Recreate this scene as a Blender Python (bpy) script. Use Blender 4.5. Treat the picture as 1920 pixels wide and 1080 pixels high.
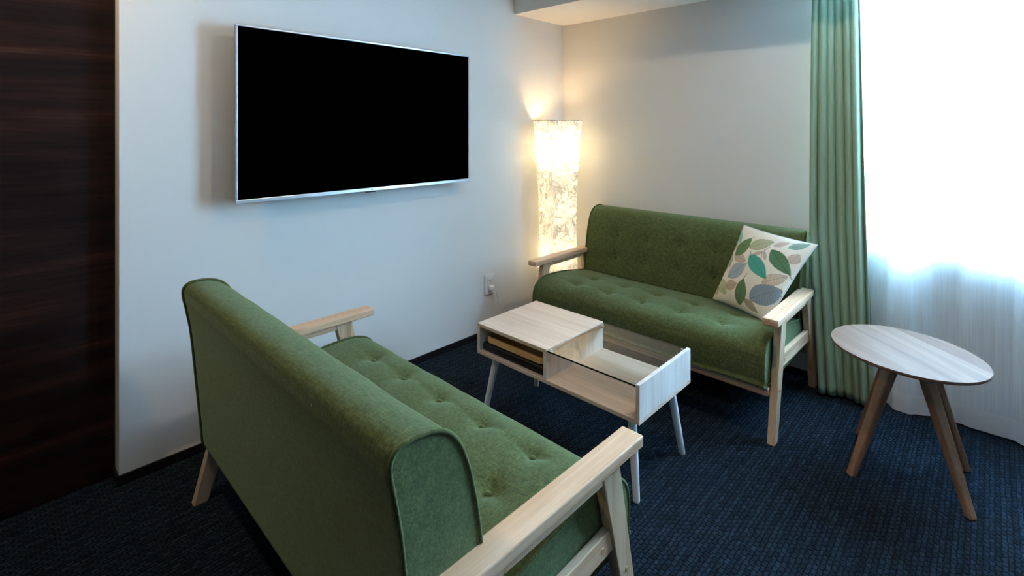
import bpy, bmesh, math, random
from mathutils import Vector, Matrix, noise as mnoise

random.seed(7)
scene = bpy.context.scene
for o in list(bpy.data.objects):
    bpy.data.objects.remove(o, do_unlink=True)
COL = scene.collection

# ------------------------------------------------------------------ camera
FOCAL_PX = 946.16
cam_data = bpy.data.cameras.new('camera')
cam_data.sensor_fit = 'HORIZONTAL'
cam_data.sensor_width = 36.0
cam_data.lens = 36.0 * FOCAL_PX / 1920.0
cam_data.shift_y = -(540.0 - 240.86) / 1920.0
cam_data.clip_start = 0.02
cam = bpy.data.objects.new('camera', cam_data)
COL.objects.link(cam)
cam.location = (2.216, -2.853, 1.25)
cam.rotation_euler = (math.pi / 2, 0.0, 0.761)
scene.camera = cam

# ------------------------------------------------------------------ sky and exposure
SKY_STRENGTH = 97.0
world = bpy.data.worlds.new('daylight')
scene.world = world
world.use_nodes = True
bg = world.node_tree.nodes['Background']
bg.inputs['Color'].default_value = (0.40, 0.69, 1.0, 1)
bg.inputs['Strength'].default_value = SKY_STRENGTH

# window light portal: lets the renderer find the sky through the window opening
WIN_X0, WIN_X1, WIN_Z0, WIN_Z1 = 1.72, 2.62, 0.72, 1.979
pd = bpy.data.lights.new('window_portal', 'AREA')
pd.shape = 'RECTANGLE'
pd.size = WIN_X1 - WIN_X0
pd.size_y = WIN_Z1 - WIN_Z0
pd.cycles.is_portal = True
portal = bpy.data.objects.new('window_portal', pd)
portal.location = ((WIN_X0 + WIN_X1) / 2, 0.155, (WIN_Z0 + WIN_Z1) / 2)
portal.rotation_euler = (-math.pi / 2, 0, 0)      # shines towards -y, into the room
COL.objects.link(portal)

vs = scene.view_settings
scene.display_settings.display_device = 'sRGB'
vs.view_transform = 'Standard'
vs.look = 'None'
vs.gamma = 1.0
vs.use_curve_mapping = False
vs.exposure = 0.0
try:
    scene.cycles.use_denoising = True
    scene.cycles.max_bounces = 10
    scene.cycles.transparent_max_bounces = 16
    scene.cycles.sample_clamp_indirect = 0.0
    scene.cycles.caustics_reflective = False
    scene.cycles.caustics_refractive = False
except Exception:
    pass

# ------------------------------------------------------------------ helpers
def tag(o, label=None, cat=None, group=None, kind=None):
    if label: o['label'] = label
    if cat: o['category'] = cat
    if group: o['group'] = group
    if kind: o['kind'] = kind
    return o

def empty(name, loc=(0, 0, 0), rz=0.0):
    o = bpy.data.objects.new(name, None)
    o.empty_display_size = 0.1
    o.location = loc
    o.rotation_euler = (0, 0, rz)
    COL.objects.link(o)
    return o

def link(name, me, mat=None, parent=None, smooth=False):
    o = bpy.data.objects.new(name, me)
    COL.objects.link(o)
    if mat is not None:
        me.materials.append(mat)
    if smooth:
        me.polygons.foreach_set('use_smooth', [True] * len(me.polygons))
    if parent is not None:
        o.parent = parent
    me.update()
    return o

def from_py(name, V, F, mat=None, parent=None, smooth=False):
    me = bpy.data.meshes.new(name)
    me.from_pydata([tuple(v) for v in V], [], F)
    return link(name, me, mat, parent, smooth)

def from_bm(name, bm, mat=None, parent=None, smooth=False):
    bmesh.ops.recalc_face_normals(bm, faces=bm.faces[:])
    me = bpy.data.meshes.new(name)
    bm.to_mesh(me)
    bm.free()
    return link(name, me, mat, parent, smooth)

def hexa(bm, P, bevel=0.0, seg=2):
    """P: 8 corners, bottom ring 0-3 (counter-clockwise), top ring 4-7."""
    v = [bm.verts.new(p) for p in P]
    fs = [(3, 2, 1, 0), (4, 5, 6, 7), (0, 1, 5, 4), (1, 2, 6, 5), (2, 3, 7, 6), (3, 0, 4, 7)]
    faces = [bm.faces.new([v[i] for i in f]) for f in fs]
    if bevel > 0:
        ed = list({e for f in faces for e in f.edges})
        bmesh.ops.bevel(bm, geom=ed, offset=bevel, segments=seg, affect='EDGES', profile=0.5)

def boxpts(a, b):
    (x0, y0, z0), (x1, y1, z1) = a, b
    return [(x0, y0, z0), (x1, y0, z0), (x1, y1, z0), (x0, y1, z0),
            (x0, y0, z1), (x1, y0, z1), (x1, y1, z1), (x0, y1, z1)]

def box(name, a, b, mat, parent=None, bevel=0.0, seg=2):
    bm = bmesh.new()
    hexa(bm, boxpts(a, b), bevel, seg)
    return from_bm(name, bm, mat, parent)

def hexobj(name, P, mat, parent=None, bevel=0.0, seg=2):
    bm = bmesh.new()
    hexa(bm, P, bevel, seg)
    return from_bm(name, bm, mat, parent)

def frame_of(d):
    d = Vector(d).normalized()
    a = Vector((0, 0, 1)) if abs(d.z) < 0.9 else Vector((1, 0, 0))
    u = d.cross(a).normalized()
    return u, d.cross(u).normalized()

def rod(name, a, b, r0, r1, mat, parent=None, n=20, round_end=0.0):
    """tapered round rod from a (radius r0) to b (radius r1); a end may be rounded."""
    a, b = Vector(a), Vector(b)
    d = (b - a)
    L = d.length
    u, w = frame_of(d)
    stations = [(0.0, r0), (1.0, r1)]
    if round_end > 0:
        stations = [(0.0, r0 * 0.72), (0.25 * round_end / L, r0 * 0.88), (round_end / L, r0), (1.0, r1)]
    V, F = [], []
    for t, r in stations:
        for i in range(n):
            th = 2 * math.pi * i / n
            V.append(a + d * t + (u * math.cos(th) + w * math.sin(th)) * r)
    for s in range(len(stations) - 1):
        for i in range(n):
            j = (i + 1) % n
            F.append((s * n + i, s * n + j, (s + 1) * n + j, (s + 1) * n + i))
    F.append(tuple(reversed(range(n))))
    F.append(tuple(range((len(stations) - 1) * n, len(stations) * n)))
    o = from_py(name, V, F, mat, parent, True)
    fix_normals(o)
    sharp_caps(o)
    return o

def fix_normals(o):
    bm = bmesh.new()
    bm.from_mesh(o.data)
    bmesh.ops.recalc_face_normals(bm, faces=bm.faces[:])
    bm.to_mesh(o.data)
    bm.free()

def sharp_caps(o, ang=0.9):
    bm = bmesh.new()
    bm.from_mesh(o.data)
    for e in bm.edges:
        if len(e.link_faces) == 2 and e.calc_face_angle(0) > ang:
            e.smooth = False
    bm.to_mesh(o.data)
    bm.free()

def tube(name, pts, r, mat, parent=None, closed=False, n=8):
    pts = [Vector(p) for p in pts]
    N = len(pts)
    V, F = [], []
    prev = None
    for i, p in enumerate(pts):
        if closed:
            d = pts[(i + 1) % N] - pts[(i - 1) % N]
        else:
            d = pts[min(i + 1, N - 1)] - pts[max(i - 1, 0)]
        d.normalize()
        if prev is None:
            u, w = frame_of(d)
        else:
            u = (prev - d * prev.dot(d)).normalized()
            w = d.cross(u)
        prev = u
        for k in range(n):
            th = 2 * math.pi * k / n
            V.append(p + (u * math.cos(th) + w * math.sin(th)) * r)
    for i in range(N if closed else N - 1):
        j = (i + 1) % N
        for k in range(n):
            l = (k + 1) % n
            F.append((i * n + k, i * n + l, j * n + l, j * n + k))
    if not closed:
        F.append(tuple(reversed(range(n))))
        F.append(tuple(range((N - 1) * n, N * n)))
    o = from_py(name, V, F, mat, parent, True)
    fix_normals(o)
    return o

def catmull(P, per=8, closed=False):
    P = [Vector(p) for p in P]
    n = len(P)
    out = []
    for i in range(n if closed else n - 1):
        if closed:
            p0, p1, p2, p3 = P[(i - 1) % n], P[i], P[(i + 1) % n], P[(i + 2) % n]
        else:
            p0, p1, p2, p3 = P[max(i - 1, 0)], P[i], P[i + 1], P[min(i + 2, n - 1)]
        for k in range(per):
            t = k / per
            out.append(0.5 * ((2 * p1) + (p2 - p0) * t + (2 * p0 - 5 * p1 + 4 * p2 - p3) * t * t
                              + (3 * p1 - p0 - 3 * p2 + p3) * t ** 3))
    if not closed:
        out.append(P[-1])
    return out

def prism_z(name, poly, z0, z1, mat, parent=None, bevel=0.0, smooth=False):
    bm = bmesh.new()
    vb = [bm.verts.new((x, y, z0)) for x, y in poly]
    vt = [bm.verts.new((x, y, z1)) for x, y in poly]
    n = len(poly)
    bm.faces.new(list(reversed(vb)))
    bm.faces.new(vt)
    for i in range(n):
        j = (i + 1) % n
        bm.faces.new((vb[i], vb[j], vt[j], vt[i]))
    if bevel > 0:
        ed = [e for e in bm.edges if e.verts[0].co.z == e.verts[1].co.z]
        bmesh.ops.bevel(bm, geom=ed, offset=bevel, segments=2, affect='EDGES', profile=0.5)
    return from_bm(name, bm, mat, parent, smooth)

# ------------------------------------------------------------------ materials
class NT:
    def __init__(self, name):
        self.m = bpy.data.materials.new(name)
        self.m.use_nodes = True
        self.t = self.m.node_tree
        self.b = self.t.nodes['Principled BSDF']
        self.out = self.t.nodes['Material Output']
    def n(self, kind, **kw):
        nd = self.t.nodes.new(kind)
        for k, v in kw.items():
            if k in nd.inputs:
                nd.inputs[k].default_value = v
            else:
                setattr(nd, k, v)
        return nd
    def l(self, a, b):
        self.t.links.new(a, b)
    def coords(self, scale=(1, 1, 1), kind='Object', rot=(0, 0, 0)):
        tc = self.n('ShaderNodeTexCoord')
        mp = self.n('ShaderNodeMapping')
        mp.inputs['Scale'].default_value = scale
        mp.inputs['Rotation'].default_value = rot
        self.l(tc.outputs[kind], mp.inputs['Vector'])
        return mp.outputs['Vector']
    def noise(self, vec, scale, detail=4, rough=0.55, dist=0.0):
        nd = self.n('ShaderNodeTexNoise')
        nd.inputs['Scale'].default_value = scale
        nd.inputs['Detail'].default_value = detail
        nd.inputs['Roughness'].default_value = rough
        nd.inputs['Distortion'].default_value = dist
        if vec is not None: self.l(vec, nd.inputs['Vector'])
        return nd
    def ramp(self, fac, stops):
        nd = self.n('ShaderNodeValToRGB')
        el = nd.color_ramp.elements
        while len(el) > 1:
            el.remove(el[0])
        el[0].position = stops[0][0]
        el[0].color = (*stops[0][1], 1)
        for p, c in stops[1:]:
            e = el.new(p)
            e.color = (*c, 1)
        self.l(fac, nd.inputs['Fac'])
        return nd.outputs['Color']
    def bump(self, height, strength=0.3, dist=0.002):
        nd = self.n('ShaderNodeBump')
        nd.inputs['Strength'].default_value = strength
        nd.inputs['Distance'].default_value = dist
        self.l(height, nd.inputs['Height'])
        self.l(nd.outputs['Normal'], self.b.inputs['Normal'])
        return nd
    def set(self, **kw):
        for k, v in kw.items():
            self.b.inputs[k.replace('_', ' ')].default_value = v

def plain(name, col, rough=0.5, metal=0.0, spec=0.5):
    N = NT(name)
    N.set(Base_Color=(*col, 1), Roughness=rough, Metallic=metal)
    N.b.inputs['Specular IOR Level'].default_value = spec
    return N.m

def mat_wall(name, col):
    N = NT(name)
    v = N.coords()
    nz = N.noise(v, 220, 3)
    N.set(Roughness=0.85)
    N.b.inputs['Specular IOR Level'].default_value = 0.25
    big = N.noise(v, 1.3, 2)
    c = N.ramp(big.outputs['Fac'], [(0.3, tuple(x * 0.985 for x in col)), (0.7, col)])
    N.l(c, N.b.inputs['Base Color'])
    N.bump(nz.outputs['Fac'], 0.12, 0.0015)
    return N.m

def mat_fabric():
    N = NT('green_woven_fabric')
    v = N.coords()
    a = N.noise(N.coords((1, 1, 1)), 260, 3, 0.7)
    b = N.noise(N.coords((1, 4, 4)), 48, 3, 0.6)
    c = N.noise(N.coords((4, 1, 1)), 62, 3, 0.6)
    mx = N.n('ShaderNodeMath', operation='ADD')
    N.l(b.outputs['Fac'], mx.inputs[0]); N.l(c.outputs['Fac'], mx.inputs[1])
    m2 = N.n('ShaderNodeMath', operation='ADD')
    N.l(mx.outputs[0], m2.inputs[0]); N.l(a.outputs['Fac'], m2.inputs[1])
    m3 = N.n('ShaderNodeMath', operation='MULTIPLY')
    N.l(m2.outputs[0], m3.inputs[0]); m3.inputs[1].default_value = 1 / 3
    col = N.ramp(m3.outputs[0], [(0.37, (0.042, 0.055, 0.018)), (0.5, (0.080, 0.101, 0.033)), (0.63, (0.136, 0.162, 0.060))])
    N.l(col, N.b.inputs['Base Color'])
    N.set(Roughness=0.95)
    N.b.inputs['Specular IOR Level'].default_value = 0.15
    N.b.inputs['Sheen Weight'].default_value = 0.35
    N.b.inputs['Sheen Roughness'].default_value = 0.5
    N.b.inputs['Sheen Tint'].default_value = (0.55, 0.75, 0.5, 1)
    N.bump(m3.outputs[0], 0.5, 0.002)
    return N.m

def mat_wood(name, c0, c1, c2, grain_axis='Y', scale=1.0, rough=0.45, bumpy=0.12, spec=0.4):
    """fine straight grain running along one object axis"""
    N = NT(name)
    lo, hi = 1.2, 26.0
    sc = {'X': (lo, hi, hi), 'Y': (hi, lo, hi), 'Z': (hi, hi, lo)}[grain_axis]
    v = N.coords(tuple(s * scale for s in sc))
    n1 = N.noise(v, 1.0, 5, 0.6, 0.6)
    sc2 = {'X': (3, 160, 160), 'Y': (160, 3, 160), 'Z': (160, 160, 3)}[grain_axis]
    n2 = N.noise(N.coords(tuple(s * scale for s in sc2)), 1.0, 3, 0.6)
    mx = N.n('ShaderNodeMath', operation='MULTIPLY_ADD')
    N.l(n2.outputs['Fac'], mx.inputs[0]); mx.inputs[1].default_value = 0.35
    N.l(n1.outputs['Fac'], mx.inputs[2])
    col = N.ramp(mx.outputs[0], [(0.48, c0), (0.66, c1), (0.86, c2)])
    N.l(col, N.b.inputs['Base Color'])
    N.set(Roughness=rough)
    N.b.inputs['Specular IOR Level'].default_value = spec
    N.bump(n2.outputs['Fac'], bumpy, 0.0006)
    return N.m

def mat_dark_panel():
    N = NT('dark_walnut_veneer')
    v = N.coords((7, 0.7, 7.0))
    n1 = N.noise(v, 1.0, 6, 0.62, 1.2)
    n2 = N.noise(N.coords((90, 3.0, 120)), 1.0, 3, 0.6)
    mx = N.n('ShaderNodeMath', operation='MULTIPLY_ADD')
    N.l(n2.outputs['Fac'], mx.inputs[0]); mx.inputs[1].default_value = 0.28
    N.l(n1.outputs['Fac'], mx.inputs[2])
    col = N.ramp(mx.outputs[0], [(0.42, (0.004, 0.003, 0.0035)), (0.56, (0.013, 0.007, 0.006)),
                                 (0.70, (0.026, 0.0115, 0.0085)), (0.85, (0.056, 0.025, 0.018))])
    N.l(col, N.b.inputs['Base Color'])
    N.set(Roughness=0.5)
    N.b.inputs['Specular IOR Level'].default_value = 0.1
    N.bump(n2.outputs['Fac'], 0.1, 0.0005)
    return N.m

def mat_carpet():
    N = NT('navy_loop_carpet')
    v = N.coords((1, 1, 1), rot=(0, 0, math.pi / 2))
    wob = N.noise(N.coords(), 40, 2)
    mixv = N.n('ShaderNodeMixRGB', blend_type='ADD')
    mixv.inputs['Fac'].default_value = 0.011
    N.l(v, mixv.inputs['Color1']); N.l(wob.outputs['Color'], mixv.inputs['Color2'])
    br = N.n('ShaderNodeTexBrick')
    br.offset = 0.5
    br.inputs['Scale'].default_value = 1.0
    br.inputs['Brick Width'].default_value = 0.022
    br.inputs['Row Height'].default_value = 0.0135
    br.inputs['Mortar Size'].default_value = 0.0032
    br.inputs['Mortar Smooth'].default_value = 1.0
    br.inputs['Bias'].default_value = 0.0
    br.inputs['Color1'].default_value = (0.0056, 0.0115, 0.0180, 1)
    br.inputs['Color2'].default_value = (0.0150, 0.0285, 0.0410, 1)
    br.inputs['Mortar'].default_value = (0.0014, 0.0026, 0.0042, 1)
    N.l(mixv.outputs[0], br.inputs['Vector'])
    fine = N.noise(N.coords(), 420, 3, 0.7)
    big = N.noise(N.coords(), 16, 4, 0.6)
    fr = N.ramp(fine.outputs['Fac'], [(0.3, (0.55, 0.55, 0.55)), (0.7, (1.45, 1.45, 1.45))])
    m1 = N.n('ShaderNodeMixRGB', blend_type='MULTIPLY'); m1.inputs['Fac'].default_value = 1
    N.l(br.outputs['Color'], m1.inputs['Color1']); N.l(fr, m1.inputs['Color2'])
    bc = N.ramp(big.outputs['Fac'], [(0.35, (0.85, 0.95, 0.85)), (0.65, (1.1, 1.05, 1.2))])
    m2 = N.n('ShaderNodeMixRGB', blend_type='MULTIPLY'); m2.inputs['Fac'].default_value = 1
    N.l(m1.outputs[0], m2.inputs['Color1']); N.l(bc, m2.inputs['Color2'])
    # broader woven ribs running towards the back wall
    rib = N.n('ShaderNodeTexWave')
    rib.wave_type = 'BANDS'; rib.bands_direction = 'X'
    rib.inputs['Scale'].default_value = 8.6
    rib.inputs['Distortion'].default_value = 1.6
    rib.inputs['Detail'].default_value = 2.0
    rib.inputs['Detail Scale'].default_value = 9.0
    N.l(N.coords(), rib.inputs['Vector'])
    rc = N.ramp(rib.outputs['Fac'], [(0.1, (0.72, 0.74, 0.76)), (0.8, (1.22, 1.2, 1.18))])
    m4 = N.n('ShaderNodeMixRGB', blend_type='MULTIPLY'); m4.inputs['Fac'].default_value = 1
    N.l(m2.outputs[0], m4.inputs['Color1']); N.l(rc, m4.inputs['Color2'])
    N.l(m4.outputs[0], N.b.inputs['Base Color'])
    inv = N.n('ShaderNodeMath', operation='SUBTRACT'); inv.inputs[0].default_value = 1.0
    N.l(br.outputs['Fac'], inv.inputs[1])
    hh = N.n('ShaderNodeMath', operation='MULTIPLY_ADD')
    N.l(fine.outputs['Fac'], hh.inputs[0]); hh.inputs[1].default_value = 0.5
    N.l(inv.outputs[0], hh.inputs[2])
    N.bump(hh.outputs[0], 0.9, 0.004)
    N.set(Roughness=0.95)
    N.b.inputs['Specular IOR Level'].default_value = 0.08
    N.b.inputs['Sheen Weight'].default_value = 0.04
    N.b.inputs['Sheen Roughness'].default_value = 0.5
    N.b.inputs['Sheen Tint'].default_value = (0.4, 0.5, 0.7, 1)
    return N.m

def mat_cloth(name, col, transl, tcol, weave=(900, 900, 900), rough=0.9):
    """opaque-ish cloth that lets some light through"""
    N = NT(name)
    nz = N.noise(N.coords(), weave[0], 2, 0.6)
    c = N.ramp(nz.outputs['Fac'], [(0.35, tuple(x * 0.85 for x in col)), (0.65, tuple(min(1, x * 1.1) for x in col))])
    N.l(c, N.b.inputs['Base Color'])
    N.set(Roughness=rough)
    N.b.inputs['Specular IOR Level'].default_value = 0.05
    tr = N.n('ShaderNodeBsdfTranslucent')
    tr.inputs['Color'].default_value = (*tcol, 1)
    mx = N.n('ShaderNodeMixShader')
    mx.inputs['Fac'].default_value = transl
    N.l(N.b.outputs[0], mx.inputs[1]); N.l(tr.outputs[0], mx.inputs[2])
    N.l(mx.outputs[0], N.out.inputs['Surface'])
    N.bump(nz.outputs['Fac'], 0.2, 0.0008)
    return N.m

def mat_sheer():
    N = NT('white_sheer_voile')
    v = N.coords((420, 420, 6))
    st = N.noise(v, 1.0, 3, 0.6)
    st2 = N.noise(N.coords((60, 60, 1.2)), 1.0, 3, 0.6)
    mul = N.n('ShaderNodeMath', operation='MULTIPLY_ADD')
    N.l(st.outputs['Fac'], mul.inputs[0]); mul.inputs[1].default_value = 0.5
    m2 = N.n('ShaderNodeMath', operation='MULTIPLY'); N.l(st2.outputs['Fac'], m2.inputs[0]); m2.inputs[1].default_value = 0.5
    N.l(m2.outputs[0], mul.inputs[2])
    op = N.n('ShaderNodeMapRange')
    op.inputs['From Min'].default_value = 0.35; op.inputs['From Max'].default_value = 0.65
    op.inputs['To Min'].default_value = 0.74; op.inputs['To Max'].default_value = 0.92
    N.l(mul.outputs[0], op.inputs['Value'])
    N.set(Base_Color=(0.88, 0.95, 0.99, 1), Roughness=0.9)
    N.b.inputs['Specular IOR Level'].default_value = 0.1
    tr = N.n('ShaderNodeBsdfTranslucent')
    tr.inputs['Color'].default_value = (0.88, 0.93, 0.97, 1)
    mx = N.n('ShaderNodeMixShader'); mx.inputs['Fac'].default_value = 0.5
    N.l(N.b.outputs[0], mx.inputs[1]); N.l(tr.outputs[0], mx.inputs[2])
    tp = N.n('ShaderNodeBsdfTransparent')
    mz = N.n('ShaderNodeMixShader')
    N.l(op.outputs['Result'], mz.inputs['Fac'])
    N.l(tp.outputs[0], mz.inputs[1]); N.l(mx.outputs[0], mz.inputs[2])
    N.l(mz.outputs[0], N.out.inputs['Surface'])
    return N.m

def mat_pane(name, tint, gloss=0.08, rough=0.0):
    """thin clear pane: straight transmission plus a mirror layer"""
    N = NT(name)
    tp = N.n('ShaderNodeBsdfTransparent'); tp.inputs['Color'].default_value = (*tint, 1)
    gl = N.n('ShaderNodeBsdfGlossy'); gl.inputs['Roughness'].default_value = rough
    fr = N.n('ShaderNodeFresnel'); fr.inputs['IOR'].default_value = 1.5
    mx = N.n('ShaderNodeMixShader')
    dbl = N.n('ShaderNodeMath', operation='MULTIPLY')      # two faces of the plate reflect
    dbl.inputs[1].default_value = 1.8
    dbl.use_clamp = True
    N.l(fr.outputs[0], dbl.inputs[0])
    N.l(dbl.outputs[0], mx.inputs['Fac']); N.l(tp.outputs[0], mx.inputs[1]); N.l(gl.outputs[0], mx.inputs[2])
    N.l(mx.outputs[0], N.out.inputs['Surface'])
    return N.m

def mat_washi():
    N = NT('mottled_washi_paper')
    v = N.coords((1, 1, 0.8))
    n1 = N.noise(v, 19, 6, 0.68, 1.8)
    n2 = N.noise(v, 70, 4, 0.7, 2.2)
    ad = N.n('ShaderNodeMath', operation='MULTIPLY_ADD')
    N.l(n2.outputs['Fac'], ad.inputs[0]); ad.inputs[1].default_value = 0.55
    N.l(n1.outputs['Fac'], ad.inputs[2])
    col = N.ramp(ad.outputs[0], [(0.60, (0.13, 0.15, 0.165)), (0.72, (0.33, 0.375, 0.41)), (0.86, (0.64, 0.72, 0.79))])
    dcol = N.ramp(ad.outputs[0], [(0.56, (0.52, 0.51, 0.48)), (0.86, (0.82, 0.81, 0.78))])
    N.l(dcol, N.b.inputs['Base Color'])
    N.set(Roughness=0.9)
    N.b.inputs['Specular IOR Level'].default_value = 0.15
    tr = N.n('ShaderNodeBsdfTranslucent')
    N.l(col, tr.inputs['Color'])
    mx = N.n('ShaderNodeMixShader'); mx.inputs['Fac'].default_value = 0.36
    N.l(N.b.outputs[0], mx.inputs[1]); N.l(tr.outputs[0], mx.inputs[2])
    N.l(mx.outputs[0], N.out.inputs['Surface'])
    N.bump(ad.outputs[0], 0.4, 0.002)
    return N.m

def mat_emit(name, col, strength):
    N = NT(name)
    em = N.n('ShaderNodeEmission')
    em.inputs['Color'].default_value = (*col, 1)
    em.inputs['Strength'].default_value = strength
    N.l(em.outputs[0], N.out.inputs['Surface'])
    return N.m

def mat_print():
    N = NT('leaf_print_cotton')
    at = N.n('ShaderNodeVertexColor')
    at.layer_name = 'print'
    N.l(at.outputs['Color'], N.b.inputs['Base Color'])
    nz = N.noise(N.coords(), 700, 2)
    N.set(Roughness=0.9)
    N.b.inputs['Specular IOR Level'].default_value = 0.2
    N.bump(nz.outputs['Fac'], 0.2, 0.0006)
    return N.m

M = {}
M['wall'] = mat_wall('off_white_wallpaper', (0.76, 0.74, 0.70))
M['ceiling'] = mat_wall('white_ceiling_paper', (0.80, 0.79, 0.76))
M['base'] = plain('black_skirting', (0.006, 0.006, 0.008), 0.5, 0, 0.3)
M['carpet'] = mat_carpet()
M['panel'] = mat_dark_panel()
M['fabric'] = mat_fabric()
M['ash_y'] = mat_wood('pale_ash_along', (0.50, 0.27, 0.15), (0.69, 0.44, 0.27), (0.80, 0.57, 0.39), 'Y')
M['ash_z'] = mat_wood('pale_ash_upright', (0.42, 0.245, 0.135), (0.59, 0.395, 0.24), (0.70, 0.51, 0.345), 'Z')
M['ash_x'] = mat_wood('pale_ash_across', (0.40, 0.25, 0.15), (0.56, 0.39, 0.25), (0.66, 0.49, 0.34), 'X')
M['plug'] = plain('wood_plug', (0.50, 0.31, 0.17), 0.5)
M['wash'] = mat_wood('white_washed_wood', (0.58, 0.41, 0.295), (0.67, 0.495, 0.37), (0.74, 0.58, 0.46), 'X', 1.2, 0.4, 0.05)
M['wash_z'] = mat_wood('white_washed_wood_upright', (0.57, 0.48, 0.42), (0.67, 0.59, 0.53), (0.75, 0.68, 0.62), 'Z', 1.2, 0.4, 0.05)
M['white_leg'] = plain('white_lacquer', (0.82, 0.81, 0.79), 0.35)
M['oak'] = mat_wood('oak_table_top', (0.30, 0.19, 0.12), (0.44, 0.30, 0.21), (0.56, 0.42, 0.32), 'Y', 0.8, 0.35, 0.05)
M['oak_z'] = mat_wood('oak_leg', (0.20, 0.095, 0.048), (0.29, 0.150, 0.082), (0.37, 0.205, 0.12), 'Z', 1.0, 0.45, 0.08)
M['oak_edge'] = plain('oak_edge_dark', (0.16, 0.095, 0.06), 0.5)
M['tray'] = mat_wood('tray_wood', (0.52, 0.27, 0.10), (0.72, 0.41, 0.17), (0.80, 0.50, 0.25), 'X', 1.0, 0.4, 0.05)
M['black'] = plain('black_plastic', (0.006, 0.006, 0.007), 0.45)
M['screen'] = plain('black_screen', (0.0002, 0.0002, 0.0002), 0.6, 0, 0.0)
M['silver'] = plain('brushed_aluminium', (0.62, 0.64, 0.67), 0.32, 0.9)
M['tvback'] = plain('dark_grey_shell', (0.03, 0.032, 0.036), 0.5)
M['emblem'] = plain('dark_emblem', (0.06, 0.05, 0.06), 0.4)
M['plastic'] = plain('white_plastic', (0.74, 0.73, 0.70), 0.4)
M['socket'] = plain('socket_slot', (0.05, 0.05, 0.05), 0.6)
M['cord'] = plain('white_cord', (0.72, 0.70, 0.66), 0.5)
M['drape'] = mat_cloth('sage_green_drape', (0.32, 0.44, 0.31), 0.03, (0.35, 0.60, 0.40))
M['sheer'] = mat_sheer()
M['hem'] = mat_cloth('white_hem_cloth', (0.80, 0.82, 0.84), 0.4, (0.85, 0.88, 0.92))
M['pane'] = mat_pane('window_glass', (0.97, 0.98, 0.98))
M['table_glass'] = mat_pane('table_glass', (0.90, 0.95, 0.93))
M['glass_edge'] = plain('dark_green_glass_edge', (0.01, 0.02, 0.018), 0.15)
M['frame_white'] = plain('white_window_frame', (0.72, 0.73, 0.74), 0.4)
M['washi'] = mat_washi()
M['wire'] = plain('lamp_wire', (0.55, 0.50, 0.44), 0.5)
M['steel'] = plain('white_enamel', (0.7, 0.69, 0.66), 0.4)
M['bulb'] = mat_emit('bulb_glow', (1.0, 0.72, 0.42), 14)
M['print'] = mat_print()
M['cream'] = plain('cream_backing', (0.55, 0.62, 0.62), 0.9)
M['downlight'] = mat_emit('downlight_glow', (1.0, 0.86, 0.66), 12)

# ------------------------------------------------------------------ the room
RX, RY, RH = 4.6, -5.2, 2.42       # right wall, front wall (behind camera), ceiling
BZ, BY = 1.979, -0.505             # beam
WEND = -2.523                      # free end of the white wall
PX = -0.070                        # dark panel plane

def struct(o):
    return tag(o, kind='structure')

struct(box('floor', (-0.25, RY - 0.1, -0.10), (RX + 0.1, 0.30, 0.0), M['carpet']))
struct(box('ceiling', (-0.25, RY - 0.1, RH), (RX + 0.1, 0.30, RH + 0.1), M['ceiling']))
struct(box('wall_left', (-0.20, WEND, 0), (0.0, 0.0, RH), M['wall'], None, 0.002))
struct(box('wall_left_veneer', (-0.20, RY, 0), (PX, WEND, RH), M['panel']))
struct(box('wall_right', (RX, RY, 0), (RX + 0.1, 0.0, RH), M['wall']))
struct(box('wall_front', (-0.20, RY - 0.1, 0), (RX + 0.1, RY, RH), M['panel']))
# back wall with the window opening cut out of one mesh
def wall_back():
    bm = bmesh.new()
    T = 0.20
    for a, b in (((-0.20, 0, 0), (WIN_X0, T, RH)), ((WIN_X1, 0, 0), (RX + 0.1, T, RH)),
                 ((WIN_X0, 0, 0), (WIN_X1, T, WIN_Z0)), ((WIN_X0, 0, WIN_Z1), (WIN_X1, T, RH))):
        hexa(bm, boxpts(a, b))
    bmesh.ops.remove_doubles(bm, verts=bm.verts[:], dist=1e-5)
    return from_bm('wall_back', bm, M['wall'])
struct(wall_back())
struct(box('beam', (0.0, BY, BZ), (RX, 0.0, RH), M['wall'], None, 0.002))
BB = 0.034
struct(box('baseboard_left', (0.0, WEND - 0.007, 0), (0.007, 0.0, BB), M['base']))
struct(box('baseboard_end', (PX, WEND - 0.007, 0), (0.0, WEND, BB), M['base']))
struct(box('baseboard_back', (0.007, -0.007, 0), (RX, 0.0, BB), M['base']))

# window
wf = empty('window_1', ((WIN_X0 + WIN_X1) / 2, 0.10, WIN_Z0))
struct(wf)
def wpart(name, a, b, mat):
    off = Vector(wf.location)
    return box(name, Vector(a) - off, Vector(b) - off, mat, wf, 0.003)
fy0, fy1 = 0.08, 0.125
xm = 2.25
wpart('window_frame', (WIN_X0, fy0, WIN_Z0), (WIN_X0 + 0.045, fy1, WIN_Z1), M['frame_white'])
wpart('window_frame', (WIN_X1 - 0.045, fy0, WIN_Z0), (WIN_X1, fy1, WIN_Z1), M['frame_white'])
wpart('window_frame', (WIN_X0 + 0.045, fy0, WIN_Z0), (WIN_X1 - 0.045, fy1, WIN_Z0 + 0.045), M['frame_white'])
wpart('window_frame', (WIN_X0 + 0.045, fy0, WIN_Z1 - 0.045), (WIN_X1 - 0.045, fy1, WIN_Z1), M['frame_white'])
wpart('mullion', (xm - 0.022, fy0, WIN_Z0 + 0.045), (xm + 0.022, fy1, WIN_Z1 - 0.045), M['frame_white'])
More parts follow.
